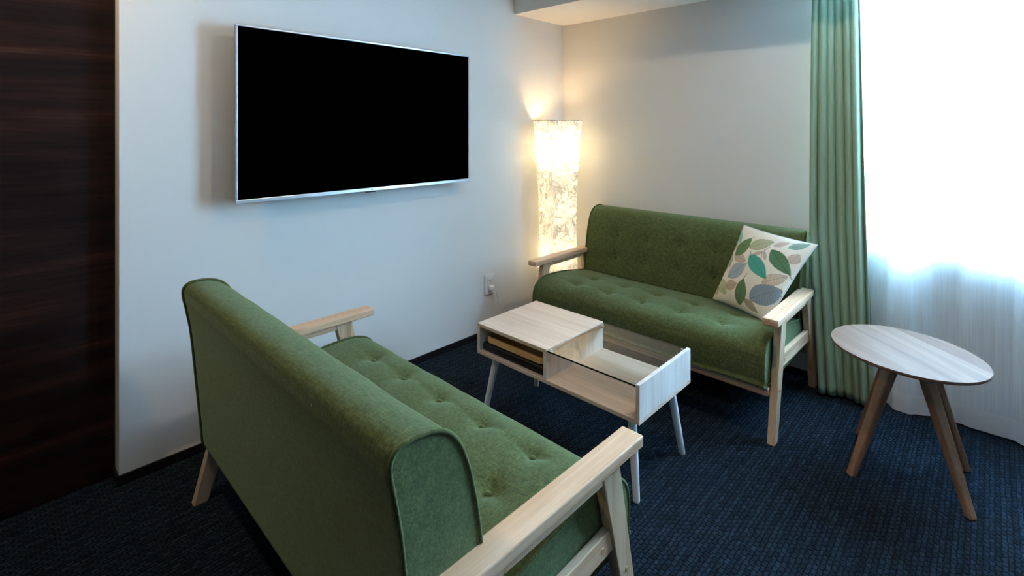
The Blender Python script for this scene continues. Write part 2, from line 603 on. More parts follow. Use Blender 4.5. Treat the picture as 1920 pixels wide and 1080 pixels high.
for a, b in ((WIN_X0 + 0.045, xm - 0.022), (xm + 0.022, WIN_X1 - 0.045)):
    off = wf.location
    zz0, zz1, yy = WIN_Z0 + 0.045 - off.z, WIN_Z1 - 0.045 - off.z, 0.103 - off.y
    from_py('pane', [(a - off.x, yy, zz0), (b - off.x, yy, zz0), (b - off.x, yy, zz1), (a - off.x, yy, zz1)], [(0, 1, 2, 3)], M['pane'], wf)
wpart('window_sill', (WIN_X0, 0.0005, WIN_Z0 + 0.0005), (WIN_X1, 0.08, WIN_Z0 + 0.012), M['frame_white'])

# ceiling downlights: one above the low table (its shadow edge shows on the back wall), one behind the near sofa
def disc_ring(name, r0, r1, z0, z1, mat, parent, n=40):
    V, F = [], []
    for r, z in ((r0, z0), (r1, z0), (r1, z1), (r0, z1)):
        for i in range(n):
            a = 2 * math.pi * i / n
            V.append((r * math.cos(a), r * math.sin(a), z))
    for s in range(4):
        for i in range(n):
            j = (i + 1) % n
            t = (s + 1) % 4
            F.append((s * n + i, s * n + j, t * n + j, t * n + i))
    o = from_py(name, V, F, mat, parent)
    fix_normals(o)
    return o

def downlight(x, y, energy, label):
    dl = empty('ceiling_downlight', (x, y, RH))
    tag(dl, label, 'ceiling light', 'recessed ceiling downlights')
    disc_ring('trim_ring', 0.046, 0.062, -0.008, 0.0, M['steel'], dl)
    prism_z('lens', [(0.046 * math.cos(2 * math.pi * i / 32), 0.046 * math.sin(2 * math.pi * i / 32)) for i in range(32)], -0.004, -0.001, M['downlight'], dl)
    ld = bpy.data.lights.new('downlight_lamp', 'AREA')
    ld.shape = 'DISK'
    ld.size = 0.085
    ld.energy = energy
    ld.color = (1.0, 0.80, 0.55)
    lo = bpy.data.objects.new('downlight_lamp', ld)
    lo.parent = dl
    lo.location = (0, 0, -0.012)
    COL.objects.link(lo)
downlight(1.85, -1.225, 13.0, 'round recessed ceiling downlight near the window and side table')
downlight(0.50, -3.00, 14.0, 'round recessed ceiling downlight behind the foreground sofa')

# ------------------------------------------------------------------ sofas
def section_mesh(name, prof, xh, mat, parent, buttons, dent_fn, nx=150, caps=0.006, flat_caps=False):
    """loft a closed (y,z) profile along x from -xh to xh, tufted, with slightly domed ends"""
    n = len(prof)
    cy = sum(p.x for p in prof) / n
    cz = sum(p.y for p in prof) / n
    nrm = []
    for i in range(n):
        t = prof[(i + 1) % n] - prof[(i - 1) % n]
        m = Vector((t.y, -t.x)).normalized()
        if m.dot(prof[i] - Vector((cy, cz))) < 0:
            m = -m
        nrm.append(m)
    V, F = [], []
    for k in range(nx + 1):
        x = -xh + 2 * xh * k / nx
        for i in range(n):
            d = dent_fn(x, prof[i].x, prof[i].y, nrm[i])
            V.append((x, prof[i].x + nrm[i].x * d, prof[i].y + nrm[i].y * d))
    for k in range(nx):
        for i in range(n):
            j = (i + 1) % n
            F.append((k * n + i, k * n + j, (k + 1) * n + j, (k + 1) * n + i))
    for sgn, base in ((-1, 0), (1, nx * n)):
        prev = list(range(base, base + n))
        if flat_caps:
            F.append(tuple(prev))
            continue
        for s in (0.9, 0.6, 0.3):
            ring = []
            for i in range(n):
                b = V[base + i]
                ring.append(len(V))
                V.append((sgn * (xh + caps * (1 - s * s)), cy + (b[1] - cy) * s, cz + (b[2] - cz) * s))
            for i in range(n):
                j = (i + 1) % n
                F.append((prev[i], prev[j], ring[j], ring[i]))
            prev = ring
        c = len(V)
        V.append((sgn * (xh + caps), cy, cz))
        for i in range(n):
            F.append((prev[i], prev[(i + 1) % n], c))
    o = from_py(name, V, F, mat, parent, True)
    fix_normals(o)
    bm = bmesh.new()
    bm.from_mesh(o.data)
    for e in bm.edges:          # crisp sewn edge between the loft and its end panels
        if abs(abs(e.verts[0].co.x) - xh) < 1e-5 and abs(abs(e.verts[1].co.x) - xh) < 1e-5:
            e.smooth = False
    bm.to_mesh(o.data)
    bm.free()
    return o

SEAT = [(0.004, 0.214), (-0.006, 0.235), (-0.010, 0.290), (-0.004, 0.335), (0.018, 0.368), (0.055, 0.388), (0.11, 0.397),
        (0.19, 0.396), (0.30, 0.385), (0.42, 0.366), (0.52, 0.350), (0.575, 0.338), (0.585, 0.30), (0.585, 0.235), (0.575, 0.214),
        (0.40, 0.212), (0.20, 0.212)]
BACK = [(0.628, 0.200), (0.637, 0.28), (0.650, 0.43), (0.664, 0.58), (0.677, 0.660), (0.686, 0.706), (0.685, 0.731), (0.670, 0.745),
        (0.640, 0.748), (0.602, 0.742), (0.571, 0.726), (0.547, 0.696), (0.526, 0.645), (0.508, 0.570), (0.496, 0.490), (0.488, 0.420),
        (0.484, 0.370), (0.489, 0.356), (0.540, 0.352), (0.592, 0.350), (0.600, 0.330), (0.600, 0.27), (0.606, 0.205)]
BTN_X = (-0.40, -0.20, 0.0, 0.20, 0.40)
SEAT_Y = (0.118, 0.285)
BACK_Z = (0.605, 0.470)

def seat_dent(x, y, z, nv):
    if nv.y < 0.3:
        # gentle belly on the front face
        return 0.003 * math.sin(x * 9.0) if nv.x < -0.3 else 0.0
    d = 0.0
    for bx in BTN_X:
        for by in SEAT_Y:
            r2 = (x - bx) ** 2 + (y - by) ** 2
            if r2 < 0.03:
                r = math.sqrt(r2)
                th = math.atan2(y - by, x - bx)
                d -= 0.026 * math.exp(-(r / 0.030) ** 1.15) + 0.004 * math.exp(-r / 0.05) * (0.5 + 0.5 * math.cos(4 * th + 1.5 * bx))
    # shallow crease that links the buttons of a row
    for by in SEAT_Y:
        w = y - by - 0.006 * math.sin(x * 31.4)
        if abs(x) < 0.52:
            d -= 0.0028 * math.exp(-(w / 0.006) ** 2)
    d += 0.0025 * mnoise.noise(Vector((x * 7, y * 7, 1.3)))
    e = 0.615 - abs(x)
    if e < 0.03:
        d -= 0.006 * (1 - e / 0.03) ** 2
    return d

def back_dent(x, y, z, nv):
    d = 0.0
    if nv.x < -0.5 and z > 0.36:
        for bx in BTN_X:
            for bz in BACK_Z:
                r2 = (x - bx) ** 2 + (z - bz) ** 2
                if r2 < 0.03:
                    r = math.sqrt(r2)
                    th = math.atan2(z - bz, x - bx)
                    d -= 0.026 * math.exp(-(r / 0.030) ** 1.15) + 0.003 * math.exp(-r / 0.05) * (0.5 + 0.5 * math.cos(4 * th + 2 * bx))
        d += 0.002 * mnoise.noise(Vector((x * 8, z * 8, 4.1)))
    elif nv.x > 0.3 and z > 0.6:
        # sewn seam where the rear panel meets the top
        w = z - 0.716
        d -= 0.0012 * math.exp(-(w / 0.0035) ** 2)
    e = 0.615 - abs(x)
    if e < 0.025:
        d -= 0.005 * (1 - e / 0.025) ** 2
    return d

def button(parent, loc, nrm, mat):
    nrm = Vector(nrm).normalized()
    u, w = frame_of(nrm)
    V, F = [], []
    R, n = 0.0088, 12
    for (rr, hh) in ((1.0, -0.004), (1.0, 0.0), (0.75, 0.0028), (0.4, 0.0042)):
        for i in range(n):
            a = 2 * math.pi * i / n
            V.append(Vector(loc) + (u * math.cos(a) + w * math.sin(a)) * R * rr + nrm * hh)
    V.append(Vector(loc) + nrm * 0.0047)
    for s in range(3):
        for i in range(n):
            j = (i + 1) % n
            F.append((s * n + i, s * n + j, (s + 1) * n + j, (s + 1) * n + i))
    for i in range(n):
        F.append((3 * n + i, 3 * n + (i + 1) % n, 4 * n))
    o = from_py('button', V, F, mat, parent, True)
    fix_normals(o)
    return o

def prof_at(prof, key, val, side):
    """point and outward normal on the profile where coordinate key (0=y,1=z) equals val, on the wanted side"""
    best = None
    n = len(prof)
    for i in range(n):
        p, q = prof[i], prof[(i + 1) % n]
        a, b = p[key], q[key]
        if (a - val) * (b - val) <= 0 and a != b:
            t = (val - a) / (b - a)
            r = p + (q - p) * t
            other = r[1 - key] * side
            if best is None or other > best[0]:
                tng = (q - p)
                best = (other, r, Vector((tng.y, -tng.x)).normalized())
    return best[1], best[2]

def make_sofa(name, loc, rz, label, group, arm_end):
    root = empty(name, loc, rz)
    tag(root, label, 'sofa', group)
    fab, ay, az, ax = M['fabric'], M['ash_y'], M['ash_z'], M['ash_x']
    seatp = catmull([(a, b) for a, b in SEAT], 6, True)
    backp = catmull([(a, b) for a, b in BACK], 6, True)
    seatp = [Vector((p.x, p.y)) for p in seatp]
    backp = [Vector((p.x, p.y)) for p in backp]
    seat = section_mesh('seat_cushion', seatp, 0.611, fab, root, BTN_X, seat_dent)
    back = section_mesh('backrest', backp, 0.611, fab, root, BTN_X, back_dent, 150, 0.0, True)
    for s in (-1, 1):
        for prt, pr in ((seat, seatp), (back, backp)):
            n = len(pr)
            c = sum(pr, Vector((0, 0))) / n
            loop = [Vector((s * 0.610, p.x + (p.x - c.x) * 0.004, p.y + (p.y - c.y) * 0.004)) for p in pr]
            tube('piping', loop, 0.0045, fab, prt, True, 6)
    for bx in BTN_X:
        for by in SEAT_Y:
            p, nv = prof_at(seatp, 0, by, 1)
            if nv.y < 0: nv = -nv
            button(seat, (bx, p.x - nv.x * 0.0205, p.y - nv.y * 0.0205), (0, nv.x, nv.y), fab)
        for bz in BACK_Z:
            p, nv = prof_at(backp, 1, bz, -1)
            if nv.x > 0: nv = -nv
            button(back, (bx, p.x - nv.x * 0.0195, p.y - nv.y * 0.0195), (0, nv.x, nv.y), fab)
    for s in (-1, 1):
        def sx(a, b):
            return (a, b) if s > 0 else (-b, -a)
        x0, x1 = sx(0.599, 0.660)
        # armrest plank
        hexobj('armrest', [(x0, 0.0, 0.466), (x1, 0.0, 0.466), (x1, arm_end, 0.466), (x0, arm_end, 0.466),
                           (x0, 0.0, 0.495), (x1, 0.0, 0.495), (x1, arm_end, 0.495), (x0, arm_end, 0.495)], ay, root, 0.005, 3)
        x0, x1 = sx(0.622, 0.645)
        box('arm_apron', (x0, 0.150, 0.439), (x1, 0.470, 0.4655), ay, root, 0.003)
        # legs lean outwards at the floor
        x0, x1 = sx(0.6195, 0.648)
        hexobj('leg', [(x0, -0.008, 0), (x1, -0.008, 0), (x1, 0.038, 0), (x0, 0.038, 0),
                       (x0, 0.090, 0.4655), (x1, 0.090, 0.4655), (x1, 0.160, 0.4655), (x0, 0.160, 0.4655)], az, root, 0.003)
        hexobj('leg', [(x0, 0.612, 0), (x1, 0.612, 0), (x1, 0.655, 0), (x0, 0.655, 0),
                       (x0, 0.468, 0.4655), (x1, 0.468, 0.4655), (x1, 0.533, 0.4655), (x0, 0.533, 0.4655)], az, root, 0.003)
        x0, x1 = sx(0.6195, 0.640)
        ra = hexobj('side_rail', [(x0, 0.100, 0.264), (x1, 0.100, 0.264), (x1, 0.560, 0.247), (x0, 0.560, 0.247),
                                  (x0, 0.115, 0.318), (x1, 0.115, 0.318), (x1, 0.545, 0.301), (x0, 0.545, 0.301)], ay, root, 0.003)
        xo = 0.640 * s
        for yy, zz in ((0.150, 0.288), (0.530, 0.273)):
            rod('bolt_cap', (xo - 0.004 * s, yy, zz), (xo + 0.002 * s, yy, zz), 0.007, 0.006, M['plug'], ra, 14)
        rod('bolt_cap', (0.645 * s, 0.060, 0.196), (0.6505 * s, 0.060, 0.196), 0.007, 0.006, M['plug'], root, 14)
    box('front_rail', (-0.619, 0.014, 0.176), (0.619, 0.036, 0.2105), ax, root, 0.003)
    box('rear_rail', (-0.619, 0.578, 0.168), (0.619, 0.600, 0.2085), ax, root, 0.003)
    for k in range(5):
        xx = -0.5 + 0.25 * k
        box('seat_slat', (xx - 0.03, 0.0365, 0.196), (xx + 0.03, 0.5775, 0.2095), ay, root)
    return root

SOFA_GRP = 'matching green two-seat sofas'
make_sofa('sofa', (0.948, -0.699, 0), -0.004, 'green buttoned two-seat sofa with pale wood arms against the back wall', SOFA_GRP, 0.540)
make_sofa('sofa', (0.934, -1.723, 0), math.pi - 0.009, 'green two-seat sofa in the foreground, seen from behind', SOFA_GRP, 0.650)

# ------------------------------------------------------------------ leaf-print pillow
def pillow():
    TL, TR, BR, BL = Vector((1.298, -0.172, 0.757)), Vector((1.650, -0.285, 0.731)), Vector((1.499, -0.462, 0.392)), Vector((1.190, -0.298, 0.388))
    base = (TL + TR + BR + BL) / 4
    root = empty('throw_pillow', (base.x, base.y, 0.385))
    tag(root, 'square cream throw pillow printed with green, teal and grey leaves', 'pillow')
    nrm = ((TR - BL).cross(TL - BR)).normalized()
    if nrm.y > 0: nrm = -nrm
    # print: leaves given in a working frame whose corners are tl,tr,br,bl
    tl, tr, br, bl = (385, 110), (1045, 290), (590, 1020), (85, 800)
    def S(c): return tuple(((v / 255.0 + 0.055) / 1.055) ** 2.4 if v > 10 else v / 3294.0 for v in c)
    leaves = [  # x0,y0 -> x1,y1, width, colour, veins(0 none, 1 light, 2 dark)
        ((270, 305), (365, 335), 85, (206, 186, 166), 0), ((330, 410), (468, 492), 95, (196, 174, 152), 0),
        ((245, 715), (375, 700), 95, (198, 172, 148), 0), ((612, 695), (815, 612), 100, (198, 180, 158), 1),
        ((845, 490), (925, 400), 78, (203, 180, 162), 0), ((535, 432), (625, 398), 42, (196, 172, 148), 0),
        ((720, 330), (850, 290), 50, (206, 188, 170), 0), ((425, 835), (520, 955), 70, (176, 156, 130), 0),
        ((105, 770), (165, 690), 60, (196, 176, 150), 0), ((655, 480), (640, 385), 34, (200, 180, 160), 0),
        ((325, 150), (378, 298), 82, (152, 200, 182), 0), ((272, 362), (268, 530), 78, (168, 170, 156), 1),
        ((490, 348), (720, 285), 112, (176, 176, 140), 0), ((840, 345), (1000, 290), 70, (142, 168, 152), 0),
        ((178, 625), (235, 790), 100, (190, 196, 150), 0), ((272, 630), (475, 512), 135, (158, 172, 178), 1),
        ((340, 420), (508, 255), 118, (100, 130, 88), 1), ((512, 425), (650, 655), 140, (78, 160, 140), 0),
        ((708, 370), (835, 600), 140, (86, 122, 86), 1), ((360, 890), (448, 655), 112, (98, 124, 84), 1),
        ((478, 845), (755, 735), 175, (142, 158, 166), 2), ((905, 620), (960, 470), 60, (168, 176, 150), 0),
        ((240, 470), (215, 560), 40, (182, 170, 150), 0), ((700, 900), (790, 800), 50, (196, 180, 160), 0),
    ]
    stems = [((625, 390), (618, 500)), ((830, 590), (838, 690)), ((448, 655), (485, 608)), ((500, 265), (530, 235)), ((520, 430), (512, 385)),
             ((470, 515), (500, 500)), ((640, 385), (690, 340))]
    cream = S((232, 222, 203))
    def colour(u, v):
        a = (tl[0] + (tr[0] - tl[0]) * u, tl[1] + (tr[1] - tl[1]) * u)
        b = (bl[0] + (br[0] - bl[0]) * u, bl[1] + (br[1] - bl[1]) * u)
        x, y = a[0] + (b[0] - a[0]) * v, a[1] + (b[1] - a[1]) * v
        c = cream
        for (p, q, w, col, vein) in leaves:
            dx, dy = q[0] - p[0], q[1] - p[1]
            L = math.hypot(dx, dy)
            s = ((x - p[0]) * dx + (y - p[1]) * dy) / (L * L)
            if s < 0 or s > 1: continue
            off = (-(x - p[0]) * dy + (y - p[1]) * dx) / L
            hw = w / 2 * (math.sin(math.pi * s ** 0.85)) ** 0.8
            if abs(off) < hw:
                c = S(col)
                k = 1.0
                if vein:
                    st = (s * L + abs(off) * 0.55) % 24
                    if st < 5 and abs(off) < hw * 0.85: k = 1.35 if vein == 1 else 0.68
                if abs(off) < 2.5 or abs(off) > hw - 4: k = 0.72
                c = tuple(min(1, ch * k) for ch in c)
        for (p, q) in stems:
            dx, dy = q[0] - p[0], q[1] - p[1]
            L = math.hypot(dx, dy)
            s = ((x - p[0]) * dx + (y - p[1]) * dy) / (L * L)
            if 0 <= s <= 1 and abs(-(x - p[0]) * dy + (y - p[1]) * dx) / L < 3:
                c = S((150, 130, 108))
        return c
    n = 150
    def surf(u, v, side):
        # edges drawn in slightly between the corners
        uu = u + 0.030 * (1 - 2 * u) * (4 * v * (1 - v)) * 0.9
        vv = v + 0.022 * (1 - 2 * v) * (4 * u * (1 - u)) * 0.9
        a = TL + (TR - TL) * uu
        b = BL + (BR - BL) * uu
        p = a + (b - a) * vv
        e = max(0.0, (1 - (2 * u - 1) ** 2) * (1 - (2 * v - 1) ** 2))
        t = 0.056 * e ** 0.55
        wr = 0.004 * mnoise.noise(Vector((u * 6, v * 6, 2.0 + side))) * min(1, e * 4)
        return p + nrm * side * (t + wr) - base + Vector((0, 0, base.z - 0.385))
    for side, nm in ((1, 'front_cover'), (-1, 'back_cover')):
        m = n if side == 1 else 50
        V = [surf(i / m, j / m, side) for j in range(m + 1) for i in range(m + 1)]
        F = [(j * (m + 1) + i, j * (m + 1) + i + 1, (j + 1) * (m + 1) + i + 1, (j + 1) * (m + 1) + i) for j in range(m) for i in range(m)]
        if side == 1: F = [tuple(reversed(f)) for f in F]
        o = from_py(nm, V, F, M['print'] if side == 1 else M['cream'], root, True)
        if side == 1:
            at = o.data.color_attributes.new('print', 'FLOAT_COLOR', 'POINT')
            flat = []
            for j in range(m + 1):
                for i in range(m + 1):
                    flat.extend((*colour(i / m, j / m), 1.0))
            at.data.foreach_set('color', flat)
    ring = []
    for k in range(4):
        for i in range(24):
            t = i / 24
            u, v = ((t, 0), (1, t), (1 - t, 1), (0, 1 - t))[k]
            ring.append(surf(u, v, 0))
    tube('seam_edge', ring, 0.0025, M['cream'], root, True, 6)
pillow()

# ------------------------------------------------------------------ low table with glass half
def coffee_table():
    X0, Y0 = 0.591, -1.366
    root = empty('coffee_table', (X0, Y0, 0), 0.001)
    tag(root, 'low white-washed coffee table with open cubby and glass half top', 'table')
    L, L1, W, ZT, ZB = 0.785, 0.388, 0.391, 0.404, 0.273
    t = 0.015
    w, wz = M['wash'], M['wash_z']
    box('bottom_board', (0, 0, ZB), (L, W, ZB + t), w, root, 0.0015)
    box('top_board', (0, 0, ZT - t), (L1, W, ZT), w, root, 0.0015)
    box('side_panel', (0, 0.001, ZB + t), (t, W - 0.001, ZT - t), wz, root)
    box('divider_panel', (L1 - t, 0.001, ZB + t), (L1, W - 0.001, ZT - t), wz, root)
    box('end_panel', (L - t, 0.001, ZB + t), (L, W - 0.001, ZT + 0.001), wz, root, 0.0015)
    gz0, gz1 = ZT - 0.0105, ZT - 0.0045
    gx0, gx1, gy0, gy1 = L1 + 0.003, L - t - 0.002, 0.004, W - 0.004
    g = from_py('glass_top', [(gx0, gy0, gz1), (gx1, gy0, gz1), (gx1, gy1, gz1), (gx0, gy1, gz1)], [(0, 1, 2, 3)], M['table_glass'], root)
    # polished edges of the glass plate, darker than its face
    for a, b in (((gx0, gy0, gz0), (gx1, gy0 + 0.0012, gz1 - 0.0003)), ((gx0, gy1 - 0.0012, gz0), (gx1, gy1, gz1 - 0.0003))):
        box('glass_edge', a, b, M['glass_edge'], g)
    for px in (L1 + 0.011, L - t - 0.011):
        for py in (0.020, W - 0.020):
            rod('glass_support', (px, py, gz0 - 0.010), (px, py, gz0 - 0.0004), 0.006, 0.006, M['silver'], root, 12)
            rod('glass_clip', (px, py, gz1 + 0.0002), (px, py, gz1 + 0.0022), 0.0055, 0.005, M['silver'], root, 12)
    for bx, by, tx, ty in ((0.022, 0.022, 0.068, 0.058), (L - 0.022, 0.022, L - 0.060, 0.055), (0.022, W - 0.022, 0.068, W - 0.058), (L - 0.022, W - 0.024, L - 0.055, W - 0.062)):
        rod('leg', (bx, by, 0.0), (tx, ty, ZB - 0.0003), 0.0115, 0.0165, M['white_leg'], root, 20, 0.006)
    # things in the cubby
    x, y, z = X0, Y0, ZB + t
    bk = box('flat_case', (x + 0.020, y + 0.014, z + 0.0004), (x + L1 - 0.026, y + 0.270, z + 0.033), M['black'], None, 0.006, 3)
    tag(bk, 'slim black case lying in the coffee table cubby under the tray', 'case')
    tr = empty('serving_tray', (x + L1 / 2 - 0.004, y + 0.156, z + 0.0335))
    tag(tr, 'honey-coloured wooden tray with rounded corners inside the coffee table', 'tray')
    def rr(hx, hy, r):
        out = []
        for cx, cy, a0 in ((hx - r, hy - r, 0), (-hx + r, hy - r, 90), (-hx + r, -hy + r, 180), (hx - r, -hy + r, 270)):
            for k in range(7):
                a = math.radians(a0 + 15 * k)
                out.append((cx + r * math.cos(a), cy + r * math.sin(a)))
        return out
    prism_z('tray_base', rr(0.160, 0.128, 0.024), 0.0003, 0.012, M['tray'], tr, 0.003)
    outer, inner = rr(0.164, 0.132, 0.026), rr(0.154, 0.122, 0.018)
    V, F = [], []
    n = len(outer)
    for poly, zz in ((outer, 0.003), (outer, 0.024), (inner, 0.024), (inner, 0.011)):
        V += [(a, b, zz) for a, b in poly]
    for s in range(4):
        for i in range(n):
            j = (i + 1) % n
            q = (s + 1) % 4
            F.append((s * n + i, s * n + j, q * n + j, q * n + i))
    o = from_py('tray_rim', V, F, M['tray'], tr)
    fix_normals(o)
coffee_table()

# ------------------------------------------------------------------ round side table
def side_table():
    cx, cy, zt = 1.991, -0.549, 0.45
    root = empty('side_table', (cx, cy, 0))
    tag(root, 'oak side table with rounded top and four splayed legs by the window', 'table')
    coef = (0.228, -0.004, -0.001, 0.002, -0.010, 0.0, -0.002)
    N = 96
    def R(a):
        return (coef[0] + coef[1] * math.cos(a) + coef[2] * math.sin(a) + coef[3] * math.cos(2 * a) + coef[4] * math.sin(2 * a)
                + coef[5] * math.cos(3 * a) + coef[6] * math.sin(3 * a))
    def poly(k, d=0):
        return [((R(2 * math.pi * i / N) * k - d) * math.cos(2 * math.pi * i / N), (R(2 * math.pi * i / N) * k - d) * math.sin(2 * math.pi * i / N)) for i in range(N)]
    V, F = [], []
    for p, z in ((poly(1, 0.020), zt - 0.016), (poly(1, 0.004), zt - 0.011), (poly(1, 0.0), zt - 0.007), (poly(1, 0.0), zt - 0.003)):
        V += [(a, b, z) for a, b in p]
    for s in range(3):
        for i in range(N):
            j = (i + 1) % N
            F.append((s * N + i, s * N + j, (s + 1) * N + j, (s + 1) * N + i))
    F.append(tuple(range(N))); F.append(tuple(range(3 * N, 4 * N)))
    o = from_py('top_edge', V, F, M['oak_edge'], root)
    fix_normals(o)
    # jointed boards of the top, slightly different tones, cut from one outline
    ang = math.radians(-42.0)      # board direction
    cuts = [-0.30, -0.130, -0.045, 0.040, 0.125, 0.30]
    tones = ((0.118, 0.067, 0.043), (0.130, 0.079, 0.053), (0.121, 0.074, 0.050), (0.130, 0.082, 0.057), (0.095, 0.056, 0.038))
    outl = [Vector((a, b)) for a, b in poly(1, 0.0008)]
    d = Vector((math.cos(ang), math.sin(ang)))
    pn = Vector((-d.y, d.x))
    for k in range(5):
        lo_, hi_ = cuts[k], cuts[k + 1]
        def clip(P, f):
            out = []
            for i in range(len(P)):
                a, b = P[i], P[(i + 1) % len(P)]
                fa, fb = f(a), f(b)
                if fa >= 0: out.append(a)
                if (fa >= 0) != (fb >= 0):
                    out.append(a + (b - a) * (fa / (fa - fb)))
            return out
        P = clip(outl, lambda q: q.dot(pn) - lo_ - 0.00015)
        P = clip(P, lambda q: hi_ - 0.00015 - q.dot(pn))
        c0 = tones[k]
        mt = mat_wood('oak_board', c0, tuple(v * 1.38 for v in c0), tuple(v * 1.75 for v in c0), 'X', 0.75, 0.6, 0.05, 0.1)
        # mesh in the board's own axes so that the grain follows it
        Q = [Vector((q.dot(d), q.dot(pn))) for q in P]
        b = prism_z('top_board', [(q.x, q.y) for q in Q], zt - 0.003, zt, mt, root)
        b.rotation_euler = (0, 0, ang)
    for (bx, by), (tx, ty) in (((1.846, -0.692), (1.962, -0.590)), ((2.166, -0.668), (2.036, -0.590)),
                               ((1.823, -0.385), (1.952, -0.498)), ((2.145, -0.374), (2.040, -0.498))):
        b0, t0 = Vector((bx - cx, by - cy, 0)), Vector((tx - cx, ty - cy, zt - 0.0163))
        rad = Vector((b0.x, b0.y, 0)).normalized()
        tan = Vector((-rad.y, rad.x, 0))
        P = []
        for c, hr, ht in ((b0, 0.012, 0.014), (t0, 0.017, 0.023)):
            for a, b in ((-1, -1), (1, -1), (1, 1), (-1, 1)):
                P.append(c + rad * hr * a + tan * ht * b)
        hexobj('leg', P, M['oak_z'], root, 0.006, 2)
    prism_z('mounting_plate', [(-0.09, -0.11), (0.09, -0.11), (0.09, 0.11), (-0.09, 0.11)], zt - 0.0205, zt - 0.0165, M['oak_edge'], root)
side_table()

# ------------------------------------------------------------------ television
def television():
    y0, y1, z0, z1 = -2.179, -0.980, 0.956, 1.656
    xf = 0.100
    root = empty('television', (0.0, (y0 + y1) / 2, z0))
    tag(root, 'large flat black television with thin silver frame on the wall', 'television')
    oy, oz = (y0 + y1) / 2, z0
    def B(name, a, b, mat, bev=0.0, par=root):
        return box(name, (a[0], a[1] - oy, a[2] - oz), (b[0], b[1] - oy, b[2] - oz), mat, par, bev)
    B('shell', (xf - 0.030, y0 + 0.004, z0 + 0.004), (xf - 0.010, y1 - 0.004, z1 - 0.004), M['tvback'], 0.004)
    B('rear_housing', (xf - 0.060, y0 + 0.25, z0 + 0.06), (xf - 0.0305, y1 - 0.25, z0 + 0.45), M['tvback'], 0.01)
    B('wall_bracket', (0.0003, oy - 0.22, z0 + 0.15), (xf - 0.0605, oy + 0.22, z0 + 0.40), M['black'], 0.003)
    bt, bb, bs = 0.009, 0.016, 0.009
    B('bezel_bottom', (xf - 0.010, y0, z0), (xf + 0.003, y1, z0 + bb), M['silver'], 0.002)
    B('bezel_top', (xf - 0.010, y0, z1 - bt), (xf + 0.003, y1, z1), M['silver'], 0.002)
    B('bezel_side', (xf - 0.010, y0, z0 + bb), (xf + 0.003, y0 + bs, z1 - bt), M['silver'], 0.002)
    B('bezel_side', (xf - 0.010, y1 - 0.005, z0 + bb), (xf + 0.003, y1, z1 - bt), M['silver'], 0.002)
    B('screen', (xf - 0.0095, y0 + bs, z0 + bb), (xf, y1 - 0.005, z1 - bt), M['screen'])
    ly = -1.589
    rod('emblem', (xf + 0.0025, ly - oy, z0 + 0.008 - oz), (xf + 0.0036, ly - oy, z0 + 0.008 - oz), 0.0042, 0.0042, M['emblem'], root, 14)
    B('sensor_lip', (xf - 0.008, ly - 0.030, z0 - 0.006), (xf + 0.001, ly + 0.022, z0), M['tvback'], 0.002)
television()

# ------------------------------------------------------------------ wall outlet
def outlet():
    yc, zc = -0.731, 0.306
    root = empty('wall_outlet', (0, yc, zc - 0.061))
    tag(root, 'white double wall outlet beside the low table', 'outlet')
    zo = 0.061
    box('cover_plate', (0.0003, -0.037, 0), (0.009, 0.037, 0.122), M['plastic'], root, 0.003)
    box('socket_insert', (0.0091, -0.019, 0.020), (0.0115, 0.019, 0.102), M['plastic'], root, 0.001)
    for k in (0.082, 0.042):
        for dy in (-0.006, 0.006):
            box('slot', (0.0112, dy - 0.0009, k - 0.005), (0.0119, dy + 0.0009, k + 0.005), M['socket'], root)
outlet()

